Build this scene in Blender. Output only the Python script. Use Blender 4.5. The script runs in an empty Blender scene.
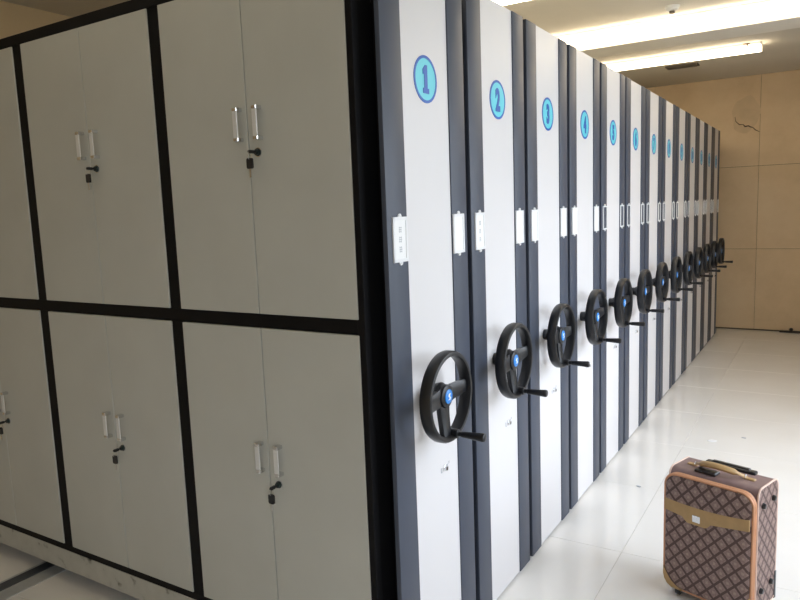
import bpy, bmesh, math, random
from mathutils import Vector, Matrix

random.seed(7)
scene = bpy.context.scene
COL = scene.collection

# ------------------------------------------------------------------ camera
F_PX = 685.63
yaw, pitch, roll = 0.559, -0.1304, -0.0376
fw = Vector((-math.sin(yaw) * math.cos(pitch), math.cos(yaw) * math.cos(pitch), math.sin(pitch)))
rt = Vector((math.cos(yaw), math.sin(yaw), 0))
up = rt.cross(fw)
r2 = rt * math.cos(roll) + up * math.sin(roll)
u2 = -rt * math.sin(roll) + up * math.cos(roll)
cd = bpy.data.cameras.new('camera')
cd.sensor_fit = 'HORIZONTAL'
cd.sensor_width = 36.0
cd.lens = F_PX / 800 * 36.0
cd.clip_start = 0.02
cam = bpy.data.objects.new('camera', cd)
COL.objects.link(cam)
cam.matrix_world = Matrix(((r2.x, u2.x, -fw.x, 1.1082), (r2.y, u2.y, -fw.y, -1.6623), (r2.z, u2.z, -fw.z, 1.627), (0, 0, 0, 1)))
scene.camera = cam

# ------------------------------------------------------------------ daylight and exposure
SKY = 6.2
world = bpy.data.worlds.new('overcast_sky')
scene.world = world
world.use_nodes = True
bg = world.node_tree.nodes['Background']
# even overcast sky above the horizon, dull ground below it
wnt = world.node_tree
wtc = wnt.nodes.new('ShaderNodeTexCoord')
wsp = wnt.nodes.new('ShaderNodeSeparateXYZ')
wrp = wnt.nodes.new('ShaderNodeValToRGB')
wmr = wnt.nodes.new('ShaderNodeMapRange')
wmr.inputs[1].default_value = -1.0
wnt.links.new(wtc.outputs['Generated'], wsp.inputs[0])
wnt.links.new(wsp.outputs[2], wmr.inputs[0])
wnt.links.new(wmr.outputs[0], wrp.inputs[0])
we = wrp.color_ramp.elements
we[0].position, we[0].color = 0.495, (0.24, 0.25, 0.25, 1)
we[1].position, we[1].color = 0.505, (0.88, 0.925, 1.03, 1)
wnt.links.new(wrp.outputs[0], bg.inputs[0])
bg.inputs[1].default_value = SKY
LAMP = 7.4

RIGHT_X, LEFT_X, BACK_Y, FRONT_Y, CEIL = 2.1, -3.44, 7.675, -3.6, 3.05
WINDOWS = [(-3.3, -2.0), (0.3, 2.0), (2.25, 3.68)]     # y ranges of the openings in the right wall
WZ0, WZ1 = 0.60, 2.75
for (a, b) in WINDOWS:                                   # portals: guide the sky light through the openings
    ld = bpy.data.lights.new('window_portal', 'AREA')
    ld.shape = 'RECTANGLE'
    ld.size = WZ1 - WZ0
    ld.size_y = b - a
    ld.cycles.is_portal = True
    lo = bpy.data.objects.new('window_portal', ld)
    COL.objects.link(lo)
    lo.location = (RIGHT_X + 0.2, (a + b) / 2, (WZ0 + WZ1) / 2)
    lo.rotation_euler = (0, math.radians(90), 0)

vs = scene.view_settings
vs.view_transform = 'Standard'
vs.look = 'None'
vs.gamma = 1.0
vs.use_curve_mapping = False
vs.exposure = 0.42
scene.cycles.max_bounces = 12
scene.cycles.diffuse_bounces = 6
scene.cycles.sample_clamp_indirect = 6.0

# ------------------------------------------------------------------ materials
def new_mat(name):
    m = bpy.data.materials.new(name)
    m.use_nodes = True
    nt = m.node_tree
    return m, nt, nt.nodes['Principled BSDF']

def ramp(nt, stops):
    n = nt.nodes.new('ShaderNodeValToRGB')
    e = n.color_ramp.elements
    e[0].position, e[0].color = stops[0][0], (*stops[0][1], 1)
    e[1].position, e[1].color = stops[-1][0], (*stops[-1][1], 1)
    for p, c in stops[1:-1]:
        k = e.new(p)
        k.color = (*c, 1)
    return n

def paint(name, c, rough=0.4, metal=0.0, var=0.04, scale=6.0, bump=0.0, bscale=300.0, spec=0.5, coat=0.0):
    m, nt, b = new_mat(name)
    b.inputs['Roughness'].default_value = rough
    b.inputs['Metallic'].default_value = metal
    b.inputs['Specular IOR Level'].default_value = spec
    b.inputs['Coat Weight'].default_value = coat
    tc = nt.nodes.new('ShaderNodeTexCoord')
    if var > 0:
        ns = nt.nodes.new('ShaderNodeTexNoise')
        ns.inputs['Scale'].default_value = scale
        ns.inputs['Detail'].default_value = 4
        nt.links.new(tc.outputs['Object'], ns.inputs['Vector'])
        r = ramp(nt, [(0.3, tuple(x * (1 - var) for x in c)), (0.7, tuple(min(1, x * (1 + var)) for x in c))])
        nt.links.new(ns.outputs['Fac'], r.inputs[0])
        nt.links.new(r.outputs[0], b.inputs['Base Color'])
    else:
        b.inputs['Base Color'].default_value = (*c, 1)
    if bump > 0:
        n2 = nt.nodes.new('ShaderNodeTexNoise')
        n2.inputs['Scale'].default_value = bscale
        nt.links.new(tc.outputs['Object'], n2.inputs['Vector'])
        bp = nt.nodes.new('ShaderNodeBump')
        bp.inputs['Strength'].default_value = bump
        bp.inputs['Distance'].default_value = 0.002
        nt.links.new(n2.outputs['Fac'], bp.inputs['Height'])
        nt.links.new(bp.outputs[0], b.inputs['Normal'])
    return m

def emit(name, c, s):
    m, nt, b = new_mat(name)
    b.inputs['Base Color'].default_value = (0.9, 0.9, 0.9, 1)
    b.inputs['Emission Color'].default_value = (*c, 1)
    b.inputs['Emission Strength'].default_value = s
    return m

M = {}
M['white'] = paint('white_panel_paint', (0.72, 0.71, 0.725), 0.38, var=0.012, scale=3)
M['slate'] = paint('slate_blue_paint', (0.052, 0.064, 0.094), 0.48, var=0.06, scale=5, spec=0.45)
M['door'] = paint('grey_cream_door_paint', (0.50, 0.51, 0.475), 0.42, var=0.035, scale=4, bump=0.10, bscale=420)
M['black'] = paint('black_frame_paint', (0.005, 0.005, 0.006), 0.55, var=0.1, spec=0.15)
M['dark'] = paint('dark_undercarriage', (0.006, 0.006, 0.007), 0.7, var=0.1, spec=0.15)
M['body'] = paint('grey_steel_body', (0.30, 0.30, 0.29), 0.5)
M['bakelite'] = paint('black_bakelite', (0.011, 0.012, 0.015), 0.36, var=0.08, scale=20)
M['chrome'] = paint('chrome', (0.72, 0.73, 0.75), 0.18, metal=1.0, var=0.02)
M['satin'] = paint('satin_aluminium', (0.72, 0.73, 0.73), 0.35, metal=0.2, var=0.02)
M['lockdark'] = paint('dark_teal_lock', (0.015, 0.03, 0.032), 0.3, var=0.05)
M['cyan'] = paint('cyan_badge', (0.14, 0.66, 0.78), 0.35, var=0.02)
M['blue'] = paint('royal_blue_print', (0.02, 0.12, 0.50), 0.35, var=0.02)
M['logo'] = paint('bright_blue_cap', (0.03, 0.26, 0.78), 0.3, var=0.03)
M['plate'] = paint('white_plastic_holder', (0.82, 0.83, 0.85), 0.3, var=0.01)
M['card'] = paint('white_card', (0.88, 0.89, 0.90), 0.6, var=0.01)
M['ink'] = paint('grey_ink', (0.42, 0.44, 0.48), 0.7, var=0.02)
M['whiteprint'] = paint('white_print', (0.85, 0.88, 0.92), 0.4, var=0.01)
M['ceiling'] = paint('ceiling_plaster', (0.70, 0.655, 0.57), 0.8, var=0.03, scale=1.5, bump=0.05, bscale=120)
M['beam'] = paint('white_beam_paint', (0.86, 0.83, 0.76), 0.45, var=0.02)
M['plaster'] = paint('beige_wall_plaster', (0.62, 0.49, 0.31), 0.8, var=0.05, scale=2.0, bump=0.08, bscale=90)
M['grout'] = paint('grey_grout', (0.58, 0.56, 0.52), 0.85, var=0.06)
M['joint'] = paint('dark_wall_joint', (0.09, 0.07, 0.05), 0.9, var=0.06)
M['rail'] = paint('rail_steel', (0.10, 0.11, 0.13), 0.35, metal=0.5, var=0.1, scale=30)
M['railstrip'] = paint('pale_zinc_strip', (0.50, 0.52, 0.53), 0.4, metal=0.3, var=0.08, scale=20)
M['fixture'] = paint('lamp_housing', (0.8, 0.8, 0.78), 0.5, var=0.02)
M['tube'] = emit('lamp_diffuser', (1.0, 0.83, 0.58), LAMP)
M['tube_bright'] = emit('boosted_lamp_diffuser', (1.0, 0.85, 0.62), LAMP * 1.2)  # same kind of lamp, glow raised to brighten near ceiling and beam
M['tube_dim'] = emit('added_lamp_diffuser', (1.0, 0.85, 0.62), LAMP * 0.35)  # glow of the added overhead lamp, turned down to balance the doors
M['ventdark'] = paint('vent_dark', (0.03, 0.025, 0.02), 0.7, var=0.1)
M['ventslat'] = paint('vent_slat', (0.09, 0.07, 0.05), 0.6, var=0.1)
M['rust'] = paint('rusty_bracket', (0.16, 0.07, 0.04), 0.8, var=0.2, scale=40)
M['frame'] = paint('window_aluminium', (0.6, 0.61, 0.62), 0.4, metal=0.2)
M['cable'] = paint('black_rubber', (0.02, 0.018, 0.016), 0.6, var=0.1)

# floor tile: polished cream-white porcelain
m, nt, b = new_mat('polished_white_tile')
tc = nt.nodes.new('ShaderNodeTexCoord')
ns = nt.nodes.new('ShaderNodeTexNoise'); ns.inputs['Scale'].default_value = 1.7; ns.inputs['Detail'].default_value = 6
gi = nt.nodes.new('ShaderNodeNewGeometry')
nt.links.new(gi.outputs['Position'], ns.inputs['Vector'])
r = ramp(nt, [(0.3, (0.81, 0.79, 0.76)), (0.7, (0.86, 0.845, 0.82))])
nt.links.new(ns.outputs['Fac'], r.inputs[0]); nt.links.new(r.outputs[0], b.inputs['Base Color'])
ns2 = nt.nodes.new('ShaderNodeTexNoise'); ns2.inputs['Scale'].default_value = 5.0; ns2.inputs['Detail'].default_value = 3
nt.links.new(gi.outputs['Position'], ns2.inputs['Vector'])
mr = nt.nodes.new('ShaderNodeMapRange'); mr.inputs[3].default_value = 0.10; mr.inputs[4].default_value = 0.22
nt.links.new(ns2.outputs['Fac'], mr.inputs[0]); nt.links.new(mr.outputs[0], b.inputs['Roughness'])
M['tile'] = m

# back wall boards: mottled tan
m, nt, b = new_mat('tan_wall_board')
gi = nt.nodes.new('ShaderNodeNewGeometry')
ns = nt.nodes.new('ShaderNodeTexNoise'); ns.inputs['Scale'].default_value = 1.3; ns.inputs['Detail'].default_value = 8; ns.inputs['Roughness'].default_value = 0.65
nt.links.new(gi.outputs['Position'], ns.inputs['Vector'])
r = ramp(nt, [(0.25, (0.60, 0.445, 0.27)), (0.5, (0.70, 0.53, 0.335)), (0.75, (0.76, 0.60, 0.40))])
nt.links.new(ns.outputs['Fac'], r.inputs[0]); nt.links.new(r.outputs[0], b.inputs['Base Color'])
b.inputs['Roughness'].default_value = 0.6
M['board'] = m
M['patch'] = paint('greyish_repair_plaster', (0.63, 0.48, 0.31), 0.8, var=0.06, scale=8)
M['crack'] = paint('dark_crack', (0.10, 0.07, 0.045), 0.9, var=0.1)

# kick plate: grey with small dark scuffs
m, nt, b = new_mat('scuffed_grey_kick')
tc = nt.nodes.new('ShaderNodeTexCoord')
vo = nt.nodes.new('ShaderNodeTexNoise'); vo.inputs['Scale'].default_value = 16; vo.inputs['Detail'].default_value = 5
nt.links.new(tc.outputs['Object'], vo.inputs['Vector'])
r = ramp(nt, [(0.28, (0.05, 0.045, 0.03)), (0.33, (0.26, 0.25, 0.22)), (0.40, (0.43, 0.43, 0.39)), (0.7, (0.48, 0.48, 0.44))])
nt.links.new(vo.outputs['Fac'], r.inputs[0]); nt.links.new(r.outputs[0], b.inputs['Base Color'])
b.inputs['Roughness'].default_value = 0.45
M['kick'] = m

# luggage cloth: diamond lattice woven pattern (object coordinates)
def lattice(name, ax1, ax2):
    m, nt, b = new_mat(name)
    tc = nt.nodes.new('ShaderNodeTexCoord')
    sp = nt.nodes.new('ShaderNodeSeparateXYZ')
    nt.links.new(tc.outputs['Object'], sp.inputs[0])
    def mth(op, a, bb=None):
        n = nt.nodes.new('ShaderNodeMath'); n.operation = op
        for i, v in enumerate((a, bb)):
            if v is None: continue
            if isinstance(v, (int, float)): n.inputs[i].default_value = v
            else: nt.links.new(v, n.inputs[i])
        return n.outputs[0]
    u = mth('DIVIDE', sp.outputs[ax1], 0.054)
    v = mth('DIVIDE', sp.outputs[ax2], 0.060)
    s = mth('FRACT', mth('ADD', u, v)); t = mth('FRACT', mth('SUBTRACT', u, v))
    ds = mth('ABSOLUTE', mth('SUBTRACT', s, 0.5)); dt = mth('ABSOLUTE', mth('SUBTRACT', t, 0.5))
    mx = mth('MAXIMUM', ds, dt)
    line = mth('GREATER_THAN', mx, 0.385)
    core = mth('LESS_THAN', mth('ADD', ds, dt), 0.16)
    ring = mth('LESS_THAN', mth('ABSOLUTE', mth('SUBTRACT', mth('ADD', ds, dt), 0.34)), 0.05)
    ns = nt.nodes.new('ShaderNodeTexNoise'); ns.inputs['Scale'].default_value = 220
    nt.links.new(tc.outputs['Object'], ns.inputs['Vector'])
    base = ramp(nt, [(0.3, (0.185, 0.12, 0.105)), (0.7, (0.295, 0.205, 0.18))])
    nt.links.new(ns.outputs['Fac'], base.inputs[0])
    def mix(f, a, c, k):
        n = nt.nodes.new('ShaderNodeMix'); n.data_type = 'RGBA'
        mf = mth('MULTIPLY', f, k)
        nt.links.new(mf, n.inputs[0]); nt.links.new(a, n.inputs[6]); n.inputs[7].default_value = (*c, 1)
        return n.outputs[2]
    c1 = mix(ring, base.outputs[0], (0.17, 0.10, 0.085), 0.35)
    c2 = mix(core, c1, (0.42, 0.32, 0.27), 0.4)
    c3 = mix(line, c2, (0.055, 0.025, 0.022), 0.9)
    nt.links.new(c3, b.inputs['Base Color'])
    b.inputs['Roughness'].default_value = 0.55
    return m
M['lat_front'] = lattice('woven_diamond_cloth_front', 0, 2)
M['lat_side'] = lattice('woven_diamond_cloth_side', 1, 2)
M['brown'] = paint('mauve_brown_cloth', (0.20, 0.13, 0.125), 0.5, var=0.12, scale=25, bump=0.1, bscale=500)
M['tan'] = paint('tan_leather', (0.40, 0.255, 0.11), 0.45, var=0.08, scale=30)
M['orange'] = paint('orange_tan_piping', (0.58, 0.29, 0.16), 0.4, var=0.06, scale=30)
M['pipe'] = paint('pale_pink_piping', (0.68, 0.50, 0.42), 0.45, var=0.04)
M['plastic'] = paint('black_plastic', (0.012, 0.013, 0.016), 0.3, var=0.05)

# ------------------------------------------------------------------ mesh helpers
def box(bm, x0, x1, y0, y1, z0, z1, bev=0.0, seg=1):
    vs_ = [bm.verts.new(p) for p in ((x0, y0, z0), (x1, y0, z0), (x1, y1, z0), (x0, y1, z0), (x0, y0, z1), (x1, y0, z1), (x1, y1, z1), (x0, y1, z1))]
    fs = [bm.faces.new([vs_[i] for i in f]) for f in ((0, 3, 2, 1), (4, 5, 6, 7), (0, 1, 5, 4), (1, 2, 6, 5), (2, 3, 7, 6), (3, 0, 4, 7))]
    if bev > 0:
        es = list({e for f in fs for e in f.edges})
        bmesh.ops.bevel(bm, geom=es, offset=bev, segments=seg, profile=0.5, affect='EDGES')

def tube(bm, pts, r, seg=10, closed=False, caps=True):
    pts = [Vector(p) for p in pts]
    n = len(pts)
    rr = r if isinstance(r, (list, tuple)) else [r] * n
    rings = []
    prev = None
    for i, p in enumerate(pts):
        if closed:
            t = (pts[(i + 1) % n] - pts[i - 1]).normalized()
        else:
            t = (pts[min(i + 1, n - 1)] - pts[max(i - 1, 0)]).normalized()
        if prev is None:
            a = Vector((0, 0, 1)) if abs(t.z) < 0.9 else Vector((1, 0, 0))
            s = t.cross(a).normalized()
        else:
            s = (prev - t * prev.dot(t)).normalized()
        prev = s
        q = t.cross(s)
        rings.append([bm.verts.new(p + (s * math.cos(2 * math.pi * k / seg) + q * math.sin(2 * math.pi * k / seg)) * rr[i]) for k in range(seg)])
    for i in range(n if closed else n - 1):
        a, c = rings[i], rings[(i + 1) % n]
        for k in range(seg):
            bm.faces.new((a[k], a[(k + 1) % seg], c[(k + 1) % seg], c[k]))
    if caps and not closed:
        bm.faces.new(list(reversed(rings[0])))
        bm.faces.new(rings[-1])

def lathe_x(bm, prof, seg=32, closed=False, c=(0, 0)):
    """profile of (x, radius) turned about the X axis through y, z = c"""
    rings = []
    for (x, r) in prof:
        if r < 1e-6:
            rings.append([bm.verts.new((x, c[0], c[1]))])
        else:
            rings.append([bm.verts.new((x, c[0] + r * math.cos(2 * math.pi * k / seg), c[1] + r * math.sin(2 * math.pi * k / seg))) for k in range(seg)])
    n = len(rings)
    for i in range(n if closed else n - 1):
        a, d = rings[i], rings[(i + 1) % n]
        for k in range(seg):
            k2 = (k + 1) % seg
            if len(a) == 1 and len(d) == 1: continue
            if len(a) == 1: bm.faces.new((a[0], d[k], d[k2]))
            elif len(d) == 1: bm.faces.new((a[k], d[0], a[k2]))
            else: bm.faces.new((a[k], d[k], d[k2], a[k2]))

def prism(bm, outline, axis, a, b2):
    """outline of 2D points extruded from a to b2 along axis (0 x, 1 y, 2 z)"""
    def P(p, t):
        return {0: (t, p[0], p[1]), 1: (p[0], t, p[1]), 2: (p[0], p[1], t)}[axis]
    A = [bm.verts.new(P(p, a)) for p in outline]
    B = [bm.verts.new(P(p, b2)) for p in outline]
    n = len(outline)
    bm.faces.new(A); bm.faces.new(B)
    for i in range(n):
        bm.faces.new((A[i], A[(i + 1) % n], B[(i + 1) % n], B[i]))

def rrect(x0, x1, y0, y1, r, seg=6, corners=(1, 1, 1, 1)):
    """rounded rectangle outline, corners in order (x1,y0) (x1,y1) (x0,y1) (x0,y0)"""
    out = []
    for i, (cx, cy, a0) in enumerate(((x1, y0, -90), (x1, y1, 0), (x0, y1, 90), (x0, y0, 180))):
        rad = r * corners[i]
        sx = -1 if cx == x1 else 1
        sy = -1 if cy == y1 else 1
        if rad <= 0:
            out.append((cx, cy)); continue
        for k in range(seg + 1):
            t = math.radians(a0 + 90 * k / seg)
            out.append((cx + sx * rad + rad * math.cos(t), cy + sy * rad + rad * math.sin(t)))
    return out

def mesh(name, bm, mat, smooth=False):
    bmesh.ops.recalc_face_normals(bm, faces=bm.faces[:])
    me = bpy.data.meshes.new(name)
    bm.to_mesh(me); bm.free()
    me.materials.append(M[mat] if isinstance(mat, str) else mat)
    if smooth:
        me.polygons.foreach_set('use_smooth', [True] * len(me.polygons))
        try: me.set_sharp_from_angle(angle=math.radians(38))
        except Exception: pass
    return me

def put(name, me, parent=None, loc=(0, 0, 0), rot=(0, 0, 0), kind=None, label=None, cat=None, group=None):
    o = bpy.data.objects.new(name, me)
    COL.objects.link(o)
    o.location = loc; o.rotation_euler = rot
    if parent is not None: o.parent = parent
    if kind: o['kind'] = kind
    if label: o['label'] = label
    if cat: o['category'] = cat
    if group: o['group'] = group
    return o

def mb(name, mat, fn, smooth=False):
    bm = bmesh.new(); fn(bm)
    return mesh(name, bm, mat, smooth)

def text_mesh(name, body, size, mat, sx=1.0, bold=0.0, depth=0.0006):
    """flat lettering: text x -> +Y, text y -> +Z, facing +X, centred"""
    cu = bpy.data.curves.new('t', 'FONT')
    cu.body = body; cu.size = size; cu.offset = bold; cu.extrude = depth
    cu.align_x = 'CENTER'; cu.align_y = 'CENTER'; cu.resolution_u = 3
    o = bpy.data.objects.new('t', cu); COL.objects.link(o)
    dg = bpy.context.evaluated_depsgraph_get(); dg.update()
    me = bpy.data.meshes.new_from_object(o.evaluated_get(dg))
    bpy.data.objects.remove(o); bpy.data.curves.remove(cu)
    xs = [v.co.x for v in me.vertices]; ys = [v.co.y for v in me.vertices]
    cx, cy = (min(xs) + max(xs)) / 2, (min(ys) + max(ys)) / 2
    for v in me.vertices:
        v.co = (v.co.z, (v.co.x - cx) * sx, v.co.y - cy)
    me.name = name
    me.materials.clear(); me.materials.append(M[mat])
    return me

# ------------------------------------------------------------------ the room
TILE, JX, JY, GAP = 0.80, 0.345, 1.43, 0.002
floor = put('floor', mb('floor', 'grout', lambda bm: box(bm, LEFT_X - 0.2, RIGHT_X + 0.25, FRONT_Y - 0.2, BACK_Y + 0.25, -0.16, -0.003)),
            kind='structure', label='polished cream white tiled floor')
tile_me = mb('floor_tile', 'tile', lambda bm: box(bm, -TILE / 2 + GAP / 2, TILE / 2 - GAP / 2, -TILE / 2 + GAP / 2, TILE / 2 - GAP / 2, -0.012, 0, 0.001))
for i in range(-5, 4):
    for j in range(-7, 9):
        cx, cy = JX + (i + 0.5) * TILE, JY + (j + 0.5) * TILE
        if LEFT_X - 0.4 < cx < RIGHT_X + 0.4 and FRONT_Y - 0.4 < cy < BACK_Y + 0.4:
            x0, x1 = max(cx - 0.4, LEFT_X), min(cx + 0.4, RIGHT_X)
            y0, y1 = max(cy - 0.4, FRONT_Y), min(cy + 0.4, BACK_Y)
            t = put('floor_tile', tile_me, floor, ((x0 + x1) / 2, (y0 + y1) / 2, 0))
            t.scale = ((x1 - x0) / TILE, (y1 - y0) / TILE, 1)

put('ceiling', mb('ceiling', 'ceiling', lambda bm: box(bm, LEFT_X - 0.2, RIGHT_X + 0.25, FRONT_Y - 0.2, BACK_Y + 0.25, CEIL, CEIL + 0.2)),
    kind='structure', label='off-white plaster ceiling')
put('ceiling_beam', mb('ceiling_beam', 'beam', lambda bm: box(bm, LEFT_X, RIGHT_X, 4.42, 4.80, CEIL - 0.12, CEIL, 0.004)),
    kind='structure', label='shallow plaster beam crossing the ceiling')
put('wall_left', mb('wall_left', 'plaster', lambda bm: box(bm, LEFT_X - 0.2, LEFT_X, FRONT_Y - 0.2, BACK_Y + 0.2, 0, CEIL)),
    kind='structure', label='tan wall behind the left end of the cabinets')
put('wall_front', mb('wall_front', 'plaster', lambda bm: box(bm, LEFT_X, RIGHT_X, FRONT_Y - 0.2, FRONT_Y, 0, CEIL)),
    kind='structure', label='plain wall behind the viewer')

def right_wall(bm):
    x0, x1 = RIGHT_X, RIGHT_X + 0.2
    box(bm, x0, x1, FRONT_Y - 0.2, BACK_Y + 0.2, 0, WZ0)
    box(bm, x0, x1, FRONT_Y - 0.2, BACK_Y + 0.2, WZ1, CEIL)
    e = [FRONT_Y - 0.2] + [v for w in WINDOWS for v in w] + [BACK_Y + 0.2]
    for k in range(0, len(e), 2):
        box(bm, x0, x1, e[k], e[k + 1], WZ0, WZ1)
put('wall_right', mb('wall_right', 'ceiling', right_wall), kind='structure', label='off-white window wall on the right of the aisle')

m, nt, b = new_mat('window_glass')
for n in list(nt.nodes):
    if n.type != 'OUTPUT_MATERIAL': nt.nodes.remove(n)
tr = nt.nodes.new('ShaderNodeBsdfTransparent'); tr.inputs[0].default_value = (0.95, 0.97, 0.97, 1)
gl = nt.nodes.new('ShaderNodeBsdfGlossy'); gl.inputs['Roughness'].default_value = 0.02
mx = nt.nodes.new('ShaderNodeMixShader'); mx.inputs[0].default_value = 0.06
nt.links.new(tr.outputs[0], mx.inputs[1]); nt.links.new(gl.outputs[0], mx.inputs[2])
nt.links.new(mx.outputs[0], [n for n in nt.nodes if n.type == 'OUTPUT_MATERIAL'][0].inputs[0])
M['glass'] = m
for k, (a, b_) in enumerate(WINDOWS):
    xm = RIGHT_X + 0.10
    def fr(bm):
        w = 0.045
        box(bm, xm - 0.025, xm + 0.025, a, b_, WZ0, WZ0 + w); box(bm, xm - 0.025, xm + 0.025, a, b_, WZ1 - w, WZ1)
        for y in (a, (a + b_ - w) / 2, b_ - w):
            box(bm, xm - 0.025, xm + 0.025, y, y + w, WZ0 + w, WZ1 - w)
    w = put('window_%d' % (k + 1), mb('window', 'frame', fr), kind='structure', label='aluminium framed sliding window in the right wall')
    mid = (a + b_) / 2
    for (p, q) in ((a + 0.04, mid - 0.02), (mid + 0.02, b_ - 0.04)):
        put('pane', mb('pane', 'glass', lambda bm: box(bm, xm - 0.003, xm + 0.003, p, q, WZ0 + 0.04, WZ1 - 0.04)), w)

# back wall: backing plus separate boards with recessed joints
wb = put('wall_back', mb('wall_back', 'joint', lambda bm: box(bm, LEFT_X - 0.2, RIGHT_X + 0.2, BACK_Y + 0.012, BACK_Y + 0.2, 0, CEIL)),
         kind='structure', label='tan board-clad wall at the end of the aisle')
XJ = [LEFT_X, -3.20, -2.00, -0.81, 0.385, 1.575, RIGHT_X]
ZJ = [0.014, 1.0, 1.992, CEIL]
for i in range(len(XJ) - 1):
    for j in range(3):
        g = 0.0025
        gt = 0.004
        put('wall_board', mb('wall_board', 'board', lambda bm: box(bm, XJ[i] + g * 0.6, XJ[i + 1] - g * 0.6, BACK_Y, BACK_Y + 0.012, ZJ[j] + gt / 2, ZJ[j + 1] - gt / 2, 0.0015)), wb)
# repaired patch with the jagged crack under it
def patch(bm):
    pts = []
    for k in range(26):
        t = 2 * math.pi * k / 26
        rx = 0.150 + 0.012 * math.sin(3 * t + 1) + 0.008 * math.sin(7 * t)
        rz = 0.215 + 0.02 * math.sin(2 * t) + 0.01 * math.sin(5 * t + 2)
        pts.append((0.228 + rx * math.cos(t), 2.600 + rz * math.sin(t)))
    prism(bm, pts, 1, BACK_Y - 0.0025, BACK_Y + 0.001)
put('repair_patch', mb('repair_patch', 'patch', patch), wb, label='rough rounded plaster patch')
def crack(bm):
    ps = [(0.115, 2.585), (0.125, 2.53), (0.165, 2.49), (0.205, 2.488), (0.225, 2.462), (0.262, 2.468), (0.285, 2.452), (0.31, 2.445), (0.335, 2.415), (0.38, 2.39)]
    rs = [0.002, 0.004, 0.006, 0.005, 0.009, 0.008, 0.007, 0.005, 0.006, 0.003]
    tube(bm, [(x, BACK_Y - 0.0025, z) for x, z in ps], rs, 6)
put('crack', mb('crack', 'crack', crack), wb, label='dark jagged crack below the patch')

# floor guide rail running out from under the first unit
rail = put('guide_rail', mb('guide_rail', 'rail', lambda bm: box(bm, -0.031, 0.031, -1.6, 0.5, 0, 0.006, 0.001)), None, (-2.008, 0, 0),
           label='dark steel floor rail running under the cabinet row', cat='rail')
put('edge_strip', mb('edge_strip', 'railstrip', lambda bm: box(bm, 0.033, 0.120, -1.6, 0.5, 0, 0.004, 0.001)), rail, label='pale zinc strip beside the rail')
put('edge_strip', mb('edge_strip', 'railstrip', lambda bm: box(bm, -0.050, -0.033, -1.6, 0.5, 0, 0.004, 0.001)), rail)

# ------------------------------------------------------------------ shelving units
PW, PH = 0.532, 2.40            # end panel width and height
CEN = [0.311 + 0.5663 * k for k in range(10)] + [5.945, 6.48, 7.015]
WHW = 0.1505                    # half width of the white face
WY, WZ, WR = -0.072, 1.025, 0.149   # handwheel centre and radius, front plane
WXF, WXB = 0.106, 0.062

me_white = mb('white_panel', 'white', lambda bm: box(bm, -0.012, 0.0, -WHW - 0.002, WHW + 0.002, 0.012, PH, 0.0008))
def strip(y0, y1):
    return mb('border_strip', 'slate', lambda bm: box(bm, -0.012, 0.005, y0, y1, 0.012, PH, 0.0025, 2), True)
me_sl = strip(-PW / 2, -WHW)
me_sr = strip(WHW, PW / 2)
def fr2(bm):
    box(bm, -0.062, -0.012, -0.20, 0.20, 0.03, PH - 0.03)
me_spacer = mb('panel_mount', 'dark', fr2)
def bodyf(bm):
    box(bm, -2.58, -0.062, -0.262, 0.262, 0.064, PH - 0.015, 0.003)
me_body = mb('cabinet_body', 'body', bodyf)
def basef(bm):
    box(bm, -2.56, -0.07, -0.20, 0.20, 0.028, 0.064)
me_base = mb('undercarriage', 'dark', basef)
me_tw = mb('track_wheel', 'dark', lambda bm: tube(bm, [(-0.03, 0, 0), (0.03, 0, 0)], 0.026, 14))

me_disc = mb('number_badge', 'cyan', lambda bm: lathe_x(bm, [(0, 0.0725), (0.0012, 0.0725), (0.0012, 0)], 40, c=(0, 0)))
me_ring = mb('badge_ring', 'blue', lambda bm: lathe_x(bm, [(0.0, 0.074), (0.0018, 0.074), (0.0018, 0.0650), (0.0, 0.0650)], 40, True))

def holder(bm):
    w, h = 0.041, 0.0685
    box(bm, 0.005, 0.0065, -w, w, -h, h)
    for (a, b_, c, d_) in ((-w, -w + 0.010, -h, h), (w - 0.010, w, -h, h), (-w, w, -h, -h + 0.010), (-w, w, h - 0.010, h)):
        box(bm, 0.0065, 0.0095, a, b_, c, d_)
    for s in (-1, 1):
        prism(bm, [(0.009 * math.cos(t), s * (h + 0.002) + 0.008 * math.sin(t)) for t in [2 * math.pi * k / 12 for k in range(12)]], 0, 0.005, 0.009)
me_holder = mb('card_holder', 'plate', holder)
def holder_open(bm):
    w, h = 0.041, 0.0685
    for (a, b_, c, d_) in ((-w, -w + 0.008, -h, h), (w - 0.008, w, -h, h), (-w, w, -h, -h + 0.008), (-w, w, h - 0.008, h)):
        box(bm, 0.005, 0.0095, a, b_, c, d_)
    for s in (-1, 1):
        prism(bm, [(0.009 * math.cos(t), s * (h + 0.002) + 0.008 * math.sin(t)) for t in [2 * math.pi * k / 12 for k in range(12)]], 0, 0.005, 0.009)
me_holder_open = mb('card_holder', 'plate', holder_open)
me_pin = mb('rivet', 'satin', lambda bm: tube(bm, [(0.008, 0, 0), (0.0105, 0, 0)], 0.0032, 8))
me_card = mb('card', 'card', lambda bm: box(bm, 0.0065, 0.0075, -0.031, 0.031, -0.0585, 0.0585))
def ink(bm):
    rnd = random.Random(3)
    for cz in (0.030, 0.0, -0.030):
        for k in range(3):
            z = cz + (k - 1) * 0.0065
            box(bm, 0.0074, 0.0078, -0.009 + rnd.uniform(0, .003), 0.009 - rnd.uniform(0, .003), z - 0.0008, z + 0.0008)
        for y in (-0.004, 0.005):
            box(bm, 0.0074, 0.0078, y - 0.0009, y + 0.0009, cz - 0.009, cz + 0.009)
me_ink = mb('handwritten_marks', 'ink', ink)

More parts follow.
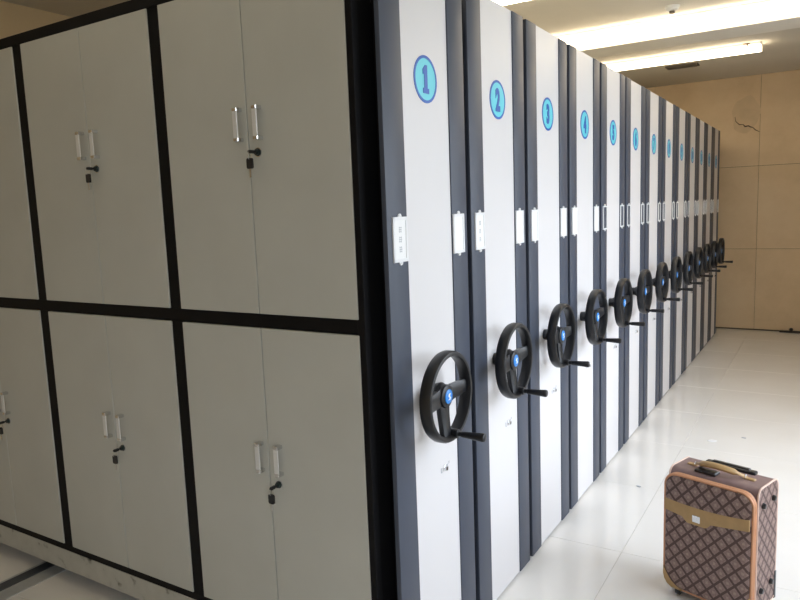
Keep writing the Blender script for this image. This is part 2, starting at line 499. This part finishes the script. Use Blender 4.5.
# handwheel pieces, local origin on the panel face at the axle
def rim(bm):
    R, x0, x1 = WR, WXB, WXF
    lathe_x(bm, [(x0 + 0.003, R - 0.004), (x0 + 0.012, R), (x1 - 0.010, R), (x1 - 0.002, R - 0.004), (x1, R - 0.010), (x1 - 0.002, R - 0.016),
                 (x1 - 0.012, R - 0.019), (x0 + 0.012, R - 0.019), (x0, R - 0.013)], 48, True)
me_rim = mb('handwheel', 'bakelite', rim, True)
def spoke(bm):
    # points outward along +Z; tapered web with a raised rib
    sec = [(0.018, 0.032, WXF - 0.050, WXF - 0.026), (0.06, 0.027, WXF - 0.048, WXF - 0.024), (WR - 0.02, 0.0225, WXF - 0.040, WXF - 0.016), (WR - 0.012, 0.024, WXF - 0.038, WXF - 0.014)]
    rings = []
    for z, w, a, c in sec:
        rings.append([bm.verts.new(p) for p in ((a, -w * 0.8, z), (a, w * 0.8, z), (c - 0.004, w, z), (c, w * 0.7, z), (c, -w * 0.7, z), (c - 0.004, -w, z))])
    for i in range(len(rings) - 1):
        for k in range(6):
            bm.faces.new((rings[i][k], rings[i][(k + 1) % 6], rings[i + 1][(k + 1) % 6], rings[i + 1][k]))
    bm.faces.new(rings[0]); bm.faces.new(rings[-1])
me_spoke = mb('spoke', 'bakelite', spoke, True)
me_hub = mb('hub', 'bakelite', lambda bm: lathe_x(bm, [(0.0, 0.0), (0.0, 0.024), (0.020, 0.026), (0.045, 0.040), (0.060, 0.044), (0.068, 0.040), (WXF - 0.034, 0.038), (WXF - 0.026, 0.0395), (WXF - 0.020, 0.037), (WXF - 0.017, 0.030), (WXF - 0.017, 0)], 28), True)
me_cap = mb('logo_cap', 'logo', lambda bm: lathe_x(bm, [(WXF - 0.019, 0.0235), (WXF - 0.0145, 0.0235), (WXF - 0.013, 0.021), (WXF - 0.0125, 0)], 24), True)
def zmark(bm):
    x0, x1 = WXF - 0.013, WXF - 0.0115
    prism(bm, [(-0.010, 0.004), (-0.004, 0.010), (0.009, 0.010), (-0.001, 0.001), (0.004, 0.001), (-0.002, -0.004)], 0, x0, x1)
    prism(bm, [(0.010, -0.003), (0.004, -0.010), (-0.009, -0.010), (0.001, -0.0045), (0.0035, -0.001)], 0, x0, x1)
me_zm = mb('cap_emblem', 'whiteprint', zmark)
def grip(bm):
    z = 0
    tube(bm, [(WXF - 0.03, 0, z), (WXF + 0.004, 0, z), (WXF + 0.006, 0, z), (WXF + 0.018, 0, z)], [0.0155, 0.0155, 0.008, 0.008], 14)
    tube(bm, [(WXF + 0.017, 0, z), (WXF + 0.019, 0, z), (WXF + 0.03, 0, z), (WXF + 0.070, 0, z), (WXF + 0.092, 0, z), (WXF + 0.098, 0, z), (WXF + 0.100, 0, z)],
         [0.006, 0.010, 0.0105, 0.0128, 0.0145, 0.0132, 0.009], 16)
me_grip = mb('crank_handle', 'bakelite', grip, True)

def lockf(bm):
    lathe_x(bm, [(0, 0.0), (0.0, 0.0115), (0.004, 0.0115), (0.005, 0.0095), (0.012, 0.009), (0.013, 0.0)], 18)
me_lock = mb('lock_cylinder', 'chrome', lockf, True)
me_slot = mb('keyhole', 'black', lambda bm: box(bm, 0.0128, 0.0136, -0.001, 0.001, -0.005, 0.005))
def markf(bm):
    for (y0, y1, z0, z1) in ((0.016, 0.026, 0.0045, 0.007), (0.028, 0.036, 0.006, 0.0085), (0.020, 0.024, -0.003, 0.0045), (-0.026, -0.022, -0.011, 0.006), (-0.022, -0.017, -0.012, -0.009), (0.030, 0.038, 0.011, 0.0135)):
        box(bm, 0.0, 0.0008, y0, y1, z0, z1)
me_mark = mb('lock_print', 'ink', markf)

NUMW = ['one', 'two', 'three', 'four', 'five', 'six', 'seven', 'eight', 'nine', 'ten', 'eleven', 'twelve', 'thirteen']
ORD = ['first', 'second', 'third', 'fourth', 'fifth', 'sixth', 'seventh', 'eighth', 'ninth', 'tenth', 'eleventh', 'twelfth', 'last']
SPIN = [0, 3, -2, 4, 1, -3, 2, 10, -6, 5, 3, -8, 6]
units = []
for n, cy in enumerate(CEN):
    num = n + 1
    if num == 1:
        lab = 'first mobile cabinet unit, badge number one, with grey double doors facing the viewer'
    elif num <= 7:
        lab = '%s white and slate mobile shelving unit in the row, round blue badge number %s' % (ORD[n], NUMW[n])
    elif num < 13:
        lab = '%s mobile shelving unit along the row, badge number %s, in dimmer light' % (ORD[n], NUMW[n])
    else:
        lab = 'last mobile shelving unit of the row, nearest the tan back wall'
    u = bpy.data.objects.new('mobile_shelving_unit', None)
    COL.objects.link(u)
    u.location = (0, cy, 0)
    u.empty_display_size = 0.2
    u['label'] = lab; u['category'] = 'shelving unit'; u['group'] = 'numbered mobile shelving units in a row'
    units.append(u)
    put('white_panel', me_white, u, label='glossy white end panel')
    put('border_strip', me_sl, u, label='slate blue vertical border'); put('border_strip', me_sr, u, label='slate blue vertical border')
    put('panel_mount', me_spacer, u)
    if num > 1: put('cabinet_body', me_body, u)
    put('undercarriage', me_base, u)
    for x in (-2.008, -0.45):
        put('track_wheel', me_tw, u, (x, -0.15, 0.034)); put('track_wheel', me_tw, u, (x, 0.15, 0.034))
    bd = put('number_badge', me_disc, u, (0.0, 0.0, 2.037), label='cyan disc with blue ring')
    put('badge_ring', me_ring, bd)
    tm = text_mesh('numeral', str(num), 0.112 if num < 10 else 0.092, 'blue', 0.70 if num < 10 else 0.60, 0.0058, 0.0007)
    if num == 1:      # slab-footed numeral one
        tm = mb('numeral', 'blue', lambda bm: prism(bm, [(-0.019, -0.044), (0.019, -0.044), (0.019, -0.028), (0.010, -0.028), (0.010, 0.044), (-0.003, 0.044), (-0.018, 0.030), (-0.018, 0.014), (-0.010, 0.017), (-0.010, -0.028), (-0.019, -0.028)], 0, -0.0007, 0.0007))
    nm = put('numeral', tm, bd, (0.002, 0, 0))
    for s in (-1, 1):
        h = put('card_holder', me_holder if num <= 4 else me_holder_open, u, (0, s * 0.199 + (0.001 if s < 0 else -0.005), 1.538), label='white label frame')
        put('rivet', me_pin, h, (0, 0, 0.0705)); put('rivet', me_pin, h, (0, 0, -0.0705)); 
        if num <= 4: put('card', me_card, h)
        if (num <= 2 and s < 0): put('handwritten_marks', me_ink, h, kind='stuff')
    w = put('handwheel', me_rim, u, (0, WY, WZ), label='black three-spoke handwheel')
    sp_ = math.radians(SPIN[n])
    for k in (3, 183, 268):
        put('spoke', me_spoke, w, (0, 0, 0), (math.radians(k - 90) + sp_, 0, 0))
    put('hub', me_hub, w); put('logo_cap', me_cap, w, label='bright blue hub cap'); put('cap_emblem', me_zm, w)
    a = math.radians(-90 + 10) + sp_
    put('crank_handle', me_grip, w, (0, (WR - 0.018) * math.cos(a), (WR - 0.018) * math.sin(a)))
    lk = put('lock_cylinder', me_lock, u, (0, 0.050, 0.727), label='chrome lock')
    put('keyhole', me_slot, lk); put('lock_print', me_mark, lk, kind='stuff')

# first unit: body, black frame bars, doors with handles, locks and keys
u1 = units[0]
C1 = CEN[0]
def b1(bm):
    box(bm, -2.58, -0.062, 0.026, 0.562, 0.064, PH - 0.012)
put('cabinet_body', mb('cabinet_body', 'dark', b1), u1, (0, -C1, 0))
VB = [(-2.58, -2.535), (-1.768, -1.700), (-0.925, -0.862), (-0.083, -0.062)]
for (a, b_) in VB[:3]:
    put('frame_post', mb('frame_post', 'black', lambda bm: box(bm, a - 0.004, b_ + 0.004, 0.004, 0.026, 0.163, 2.360, 0.001)), u1, (0, -C1, 0))
put('frame_post', mb('frame_post', 'black', lambda bm: box(bm, -0.087, -0.060, 0.002, 0.034, 0.163, 2.392, 0.001)), u1, (0, -C1, 0))
for (z0, z1) in ((0.160, 0.190), (1.256, 1.302), (2.352, 2.392)):
    put('frame_rail', mb('frame_rail', 'black', lambda bm: box(bm, -2.58, -0.087, 0.003 if z1 < 2.3 else -0.002, 0.026, z0, z1, 0.001)), u1, (0, -C1, 0))
put('kick_plate', mb('kick_plate', 'kick', lambda bm: box(bm, -2.58, -0.062, 0.0, 0.022, 0.064, 0.161, 0.0015)), u1, (0, -C1, 0), label='scuffed grey kick plate')

def handle(bm):
    h = 0.053
    box(bm, -0.010, 0.010, -0.028, -0.023, -h + 0.010, h - 0.010, 0.0015)
me_hbar = mb('handle', 'satin', handle)
def hend(bm):
    box(bm, -0.0105, 0.0105, -0.029, -0.001, -0.0065, 0.0065, 0.002)
me_hend = mb('handle_bracket', 'chrome', hend)
def dlock(bm):
    tube(bm, [(0, 0, 0), (0, -0.004, 0), (0, -0.0045, 0), (0, -0.012, 0)], [0.0125, 0.0125, 0.0095, 0.009], 18)
me_dlock = mb('door_lock', 'lockdark', dlock, True)
me_dcollar = mb('lock_collar', 'chrome', lambda bm: tube(bm, [(0, 0, 0), (0, -0.003, 0)], 0.0150, 20))
def keyf(bm):
    box(bm, -0.0012, 0.0012, -0.022, -0.010, -0.003, 0.003)
    prism(bm, rrect(-0.046, -0.020, -0.0055, 0.0055, 0.005, 4), 0, -0.003, 0.003)
me_key = mb('key', 'plastic', keyf)
def fob(bm):
    ring = [(0.0, -0.040 + 0.009 * math.cos(t), -0.012 + 0.012 * math.sin(t)) for t in [2 * math.pi * k / 18 for k in range(18)]]
    tube(bm, ring, 0.0013, 6, True)
me_ringk = mb('key_ring', 'chrome', fob, True)
def spare(bm):
    prism(bm, rrect(-0.0125, 0.0125, -0.053, -0.020, 0.006, 4), 1, -0.044, -0.038)
me_spare = mb('spare_key', 'plastic', spare)
me_blade = mb('key_blade', 'chrome', lambda bm: box(bm, -0.004, 0.004, -0.0422, -0.0398, -0.080, -0.053))

ZR = [(0.192, 1.2545, 0.809, 'lower'), (1.3035, 2.3505, 1.916, 'upper')]
BAYS = [(-0.864, -0.081), (-1.702, -0.923), (-2.537, -1.766)]
for bi, (x0, x1) in enumerate(BAYS):
    xs = (x0 + x1) / 2 - (0.009 if bi == 0 else 0)
    for (z0, z1, hz, zn) in ZR:
        for side in (0, 1):
            a, b_ = (x0, xs - 0.001) if side == 0 else (xs + 0.001, x1)
            dm = mb('door', 'door', lambda bm: box(bm, a + 0.001, b_ - 0.001, -0.002, 0.018, z0, z1, 0.0015))
            d = put('door', dm, u1, (0, -C1, 0), label='%s grey-cream steel door leaf' % zn)
            hx = xs - 0.028 if side == 0 else xs + 0.056
            h = put('handle', me_hbar, d, (hx, -0.002, hz))
            h['label'] = 'satin metal pull handle'
            put('handle_bracket', me_hend, d, (hx, -0.002, hz - 0.047)); put('handle_bracket', me_hend, d, (hx, -0.002, hz + 0.047))
            if side == 1:
                lx, lz = xs + 0.040, hz - 0.090
                for nm, me in (('door_lock', me_dlock), ('lock_collar', me_dcollar), ('key', me_key), ('key_ring', me_ringk), ('spare_key', me_spare), ('key_blade', me_blade)):
                    put(nm, me, d, (lx, -0.002, lz))

# ------------------------------------------------------------------ ceiling fittings
FX0, FX1 = -1.95, 0.52
def lamp_at(y0, label, mat='tube', FX1=FX1):
    y1 = y0 + 0.165
    lamp = bpy.data.objects.new('fluorescent_light', None); COL.objects.link(lamp)
    lamp.location = ((FX0 + FX1) / 2, (y0 + y1) / 2, CEIL - 0.003)
    lamp['label'] = label; lamp['category'] = 'ceiling light'; lamp['group'] = 'long fluorescent ceiling lights'
    hl, hw = (FX1 - FX0) / 2, 0.0825
    put('housing', mb('housing', 'fixture', lambda bm: box(bm, -hl, hl, -hw + 0.02, hw - 0.02, -0.02, 0)), lamp)
    def dif(bm):
        prism(bm, [(-hw + 0.012, -0.02), (-hw, -0.058), (-hw + 0.01, -0.066), (hw - 0.01, -0.066), (hw, -0.058), (hw - 0.012, -0.02)], 0, -hl, hl)
    put('diffuser', mb('diffuser', mat, dif), lamp, label='glowing white diffuser')
    return lamp
l1 = lamp_at(5.72, 'long glowing fluorescent ceiling light beyond the beam')
lamp_at(-0.24, 'unseen fluorescent ceiling light added overhead to light the doors', 'tube_dim')  # out of view, added to brighten the door side
lamp_at(4.235, 'long fluorescent ceiling light fixed along the near face of the beam', 'tube', 1.75)
lamp_at(2.74, 'long fluorescent ceiling light nearer than the beam, at top edge', 'tube_bright')
put('bracket', mb('bracket', 'rust', lambda bm: (box(bm, 1.12, 1.132, -0.086, -0.082, -0.045, 0.0), box(bm, 1.09, 1.15, -0.086, -0.082, -0.010, 0))), l1, label='rusty end bracket')

v = put('air_vent', mb('air_vent', 'ventdark', lambda bm: box(bm, -0.16, 0.16, -0.085, 0.085, -0.004, 0)), None, (-0.28, 6.44, CEIL),
        label='small dark slatted air vent in the ceiling', cat='vent')
def vfr(bm):
    for (a, b_, c, d_) in ((-0.16, 0.16, -0.085, -0.07), (-0.16, 0.16, 0.07, 0.085), (-0.16, -0.145, -0.07, 0.07), (0.145, 0.16, -0.07, 0.07)):
        box(bm, a, b_, c, d_, -0.014, -0.004)
put('vent_frame', mb('vent_frame', 'ventslat', vfr), v)
me_slat = mb('slat', 'ventslat', lambda bm: prism(bm, [(-0.008, -0.004), (-0.006, -0.004), (0.008, -0.018), (0.006, -0.019)], 0, -0.145, 0.145))
for k in range(6):
    put('slat', me_slat, v, (0, -0.058 + k * 0.023, 0))

sd = put('smoke_detector', mb('smoke_detector', 'fixture', lambda bm: tube(bm, [(0, 0, 0), (0, 0, -0.012), (0, 0, -0.013), (0, 0, -0.03), (0, 0, -0.036)], [0.052, 0.052, 0.044, 0.042, 0.03], 24), True),
         None, (0.07, 3.955, CEIL), label='small round smoke detector on the ceiling', cat='smoke detector')
put('sensor', mb('sensor', 'ventslat', lambda bm: tube(bm, [(0, 0, -0.035), (0, 0, -0.05), (0, 0, -0.054)], [0.022, 0.02, 0.012], 16), True), sd)

# dark floor strip with a knob by the back wall
fs = put('door_stop_strip', mb('door_stop_strip', 'cable', lambda bm: box(bm, -0.20, 0.5, -0.06, 0, 0, 0.018, 0.004)), None, (0.86, BACK_Y - 0.002, 0),
         label='low dark strip on the floor against the back wall', cat='floor strip')
put('knob', mb('knob', 'cable', lambda bm: tube(bm, [(-0.075, -0.03, 0.016), (-0.075, -0.03, 0.030), (-0.075, -0.03, 0.046), (-0.075, -0.03, 0.054)], [0.01, 0.02, 0.02, 0.008], 14), True), fs)

# ------------------------------------------------------------------ suitcase
SW, SD, SG, SH, ZB = 0.354, 0.183, 0.041, 0.535, 0.035
sc_ = bpy.data.objects.new('suitcase', None); COL.objects.link(sc_)
sc_.location = (0.577, 1.178, 0); sc_.rotation_euler = (0, 0, math.radians(-17.57))
sc_['label'] = 'brown diamond-patterned trolley suitcase standing on the white tiles'; sc_['category'] = 'suitcase'
Y0, Y1 = SG, SG + SD
prof = rrect(Y0, Y1, ZB, SH, 0.034, 6, (0.8, 1, 1, 0.8))
def sbody(bm):
    prism(bm, prof, 0, 0.006, SW - 0.006)
put('body', mb('body', 'brown', sbody, True), sc_, label='plain mauve-brown top and back')
for (a, b_) in ((0.0, 0.0075), (SW - 0.0075, SW)):
    put('side_panel', mb('side_panel', 'lat_side', lambda bm: prism(bm, rrect(Y0 + 0.003, Y1 - 0.003, ZB + 0.003, SH - 0.003, 0.032, 6, (0.8, 1, 1, 0.8)), 0, a, b_), True), sc_, label='diamond-patterned side')
    xx = a + 0.002 if a == 0 else b_ - 0.002
    put('side_piping', mb('side_piping', 'pipe', lambda bm: tube(bm, [(xx, y, z) for y, z in rrect(Y0 + 0.001, Y1 - 0.001, ZB + 0.001, SH - 0.001, 0.033, 6, (0.8, 1, 1, 0.8))], 0.0038, 7, True), True), sc_)
# front section: expander with two rows of piping, then the pocket face
put('expander', mb('expander', 'lat_side', lambda bm: prism(bm, rrect(0.004, SW - 0.004, ZB + 0.004, SH - 0.012, 0.05, 8, (1.1, 1, 1, 1.1)), 1, 0.006, Y0), True), sc_)
FO = rrect(0.0, SW, ZB, SH - 0.008, 0.052, 9, (1.1, 1, 1, 1.1))
for (yy, rr) in ((0.0065, 0.0055), (0.0185, 0.0048), (0.0275, 0.0042)):
    put('front_piping', mb('front_piping', 'orange', lambda bm: tube(bm, [(x, yy, z) for x, z in rrect(0.003, SW - 0.003, ZB + 0.003, SH - 0.011, 0.05, 9, (1.1, 1, 1, 1.1))], rr, 8, True), True), sc_, label='orange-tan piping')
def pocket(bm):
    o1 = rrect(0.007, SW - 0.007, ZB + 0.007, SH - 0.015, 0.046, 9, (1.1, 1, 1, 1.1))
    cx, cz = SW / 2, (ZB + SH) / 2
    secs = [(0.008, 1.0), (0.001, 0.995), (-0.006, 0.95), (-0.009, 0.85), (-0.010, 0.6)]
    rings = [[bm.verts.new((cx + (x - cx) * (1 - (1 - s) * 0.9), y, cz + (z - cz) * (1 - (1 - s) * 0.7))) for x, z in o1] for y, s in secs]
    for i in range(len(rings) - 1):
        for k in range(len(o1)):
            k2 = (k + 1) % len(o1)
            bm.faces.new((rings[i][k], rings[i][k2], rings[i + 1][k2], rings[i + 1][k]))
    bm.faces.new(rings[-1]); bm.faces.new(rings[0])
put('front_pocket', mb('front_pocket', 'lat_front', pocket, True), sc_, label='dark diamond-patterned front pocket')
def band(bm):
    # leather band across the front with a lower tab under the plate
    top = [(0.010 + (SW - 0.020) * k / 10, 0.420 - 0.010 * math.sin(math.pi * k / 10) + 0.010 * k / 10) for k in range(11)]
    bot = [(0.010, 0.374), (0.085, 0.364), (0.098, 0.350), (0.108, 0.344), (0.178, 0.344), (0.188, 0.350), (0.200, 0.364), (SW - 0.010, 0.386)]
    pts = top + bot[::-1]
    prism(bm, pts, 1, -0.0125, -0.004)
put('leather_band', mb('leather_band', 'tan', band), sc_, label='tan leather band')
put('name_plate', mb('name_plate', 'chrome', lambda bm: box(bm, 0.127, 0.159, -0.0165, -0.012, 0.356, 0.384, 0.0015)), sc_, label='small square metal plate')
for s in (0, 1):
    def guard(bm):
        R = 0.085
        pts = [(0.005, ZB + R), (0.005, ZB + 0.055), (0.010, ZB + 0.035), (0.022, ZB + 0.017), (0.040, ZB + 0.007), (0.060, ZB + 0.005), (R, ZB + 0.005), (0.062, ZB + 0.018), (0.040, ZB + 0.034), (0.022, ZB + 0.058)]
        if s: pts = [(SW - x, z) for x, z in pts]
        prism(bm, pts, 1, -0.0085, 0.004)
    put('corner_guard', mb('corner_guard', 'tan', guard), sc_, label='tan leather corner')
# carry handle folded toward the front
hy0, hz0 = 0.125, SH
def carry(bm):
    ps = []
    for k in range(17):
        t = k / 16
        x = 0.070 + 0.205 * t
        lift = math.sin(math.pi * t) ** 0.6 if 0 < t < 1 else 0
        ps.append((x, hy0 - 0.038 * lift, hz0 + 0.004 + 0.030 * lift))
    n = len(ps)
    rings = []
    for i, p in enumerate(ps):
        w = 0.016 if 2 < i < n - 3 else 0.009
        h = 0.012 if 2 < i < n - 3 else 0.006
        rings.append([bm.verts.new((p[0], p[1] + w * math.cos(a), p[2] + h * math.sin(a))) for a in [2 * math.pi * k / 10 for k in range(10)]])
    for i in range(n - 1):
        for k in range(10):
            bm.faces.new((rings[i][k], rings[i][(k + 1) % 10], rings[i + 1][(k + 1) % 10], rings[i + 1][k]))
    bm.faces.new(rings[0]); bm.faces.new(rings[-1])
ch = put('carry_handle', mb('carry_handle', 'tan', carry, True), sc_, label='tan padded carry handle')
for (xa, xb) in ((0.038, 0.080), (0.264, 0.308)):
    put('handle_tab', mb('handle_tab', 'tan', lambda bm: box(bm, xa, xb, hy0 - 0.011, hy0 + 0.011, hz0 - 0.002, hz0 + 0.006, 0.003)), ch)
    xm_ = 0.072 if xa < 0.1 else 0.272
    put('handle_ring', mb('handle_ring', 'chrome', lambda bm: tube(bm, [(xm_, hy0 + 0.010 * math.cos(a), hz0 + 0.008 + 0.007 * math.sin(a)) for a in [2 * math.pi * k / 14 for k in range(14)]], 0.0022, 6, True), True), ch)
def troll(bm):
    box(bm, 0.085, 0.285, 0.176, 0.206, SH - 0.003, SH + 0.012, 0.005, 2)
    box(bm, 0.110, 0.260, 0.182, 0.202, SH + 0.010, SH + 0.017, 0.003)
put('trolley_grip', mb('trolley_grip', 'plastic', troll), sc_, label='black telescopic trolley grip')
put('release_block', mb('release_block', 'plastic', lambda bm: box(bm, 0.095, 0.180, 0.060, 0.105, SH - 0.002, SH + 0.010, 0.003)), sc_)
me_stud = mb('side_stud', 'plastic', lambda bm: lathe_x(bm, [(0, 0.012), (0.006, 0.0115), (0.012, 0.009), (0.014, 0.0)], 16), True)
for (yy, zz) in ((0.083, 0.462), (0.176, 0.466), (0.083, 0.117), (0.176, 0.121)):
    put('side_stud', me_stud, sc_, (SW - 0.001, yy, zz), label='black stud')
put('rear_guard', mb('rear_guard', 'plastic', lambda bm: box(bm, -0.002, SW + 0.003, Y1 - 0.012, Y1 + 0.006, ZB - 0.004, ZB + 0.115, 0.004)), sc_, label='black plastic rear guard')
for xw in (0.055, SW - 0.055):
    wm = put('wheel', mb('wheel', 'plastic', lambda bm: tube(bm, [(xw - 0.009, 0.03, 0.020), (xw - 0.008, 0.03, 0.020), (xw + 0.008, 0.03, 0.020), (xw + 0.009, 0.03, 0.020)], [0.016, 0.020, 0.020, 0.016], 18), True), sc_)
    put('wheel_cap', mb('wheel_cap', 'chrome', lambda bm: tube(bm, [(xw - 0.0105, 0.03, 0.020), (xw + 0.0105, 0.03, 0.020)], 0.009, 12), True), wm)
    put('wheel_fork', mb('wheel_fork', 'plastic', lambda bm: (box(bm, xw - 0.013, xw - 0.0106, 0.018, 0.044, 0.018, ZB + 0.012), box(bm, xw + 0.0106, xw + 0.013, 0.018, 0.044, 0.018, ZB + 0.012))), wm)
    put('wheel', mb('wheel', 'plastic', lambda bm: tube(bm, [(xw - 0.013, Y1 - 0.03, 0.024), (xw - 0.011, Y1 - 0.03, 0.024), (xw + 0.011, Y1 - 0.03, 0.024), (xw + 0.013, Y1 - 0.03, 0.024)], [0.02, 0.024, 0.024, 0.02], 18), True), sc_)

# ------------------------------------------------------------------ litter on the tiles
def scrap(bm, w, d, h):
    rnd = random.Random(int(w * 1e5))
    pts = [(w * (1 + rnd.uniform(-.3, .3)) * math.cos(2 * math.pi * k / 9), d * (1 + rnd.uniform(-.3, .3)) * math.sin(2 * math.pi * k / 9)) for k in range(9)]
    prism(bm, pts, 2, 0.0, h)
put('paper_scrap', mb('paper_scrap', 'ink', lambda bm: scrap(bm, 0.016, 0.008, 0.004)), None, (0.240, 2.234, 0), (0, 0, -0.5), label='tiny dark scrap on the tiles left of the suitcase', cat='scrap')
put('paper_scrap', mb('paper_scrap', 'plate', lambda bm: scrap(bm, 0.030, 0.018, 0.005)), None, (0.498, 3.222, 0), (0, 0, 0.4), label='small pale paper scrap on the tiles beyond the suitcase', cat='scrap')
put('paper_scrap', mb('paper_scrap', 'ink', lambda bm: scrap(bm, 0.013, 0.009, 0.004)), None, (0.678, 3.375, 0), label='tiny grey scrap farthest out on the tiles beyond the suitcase', cat='scrap')
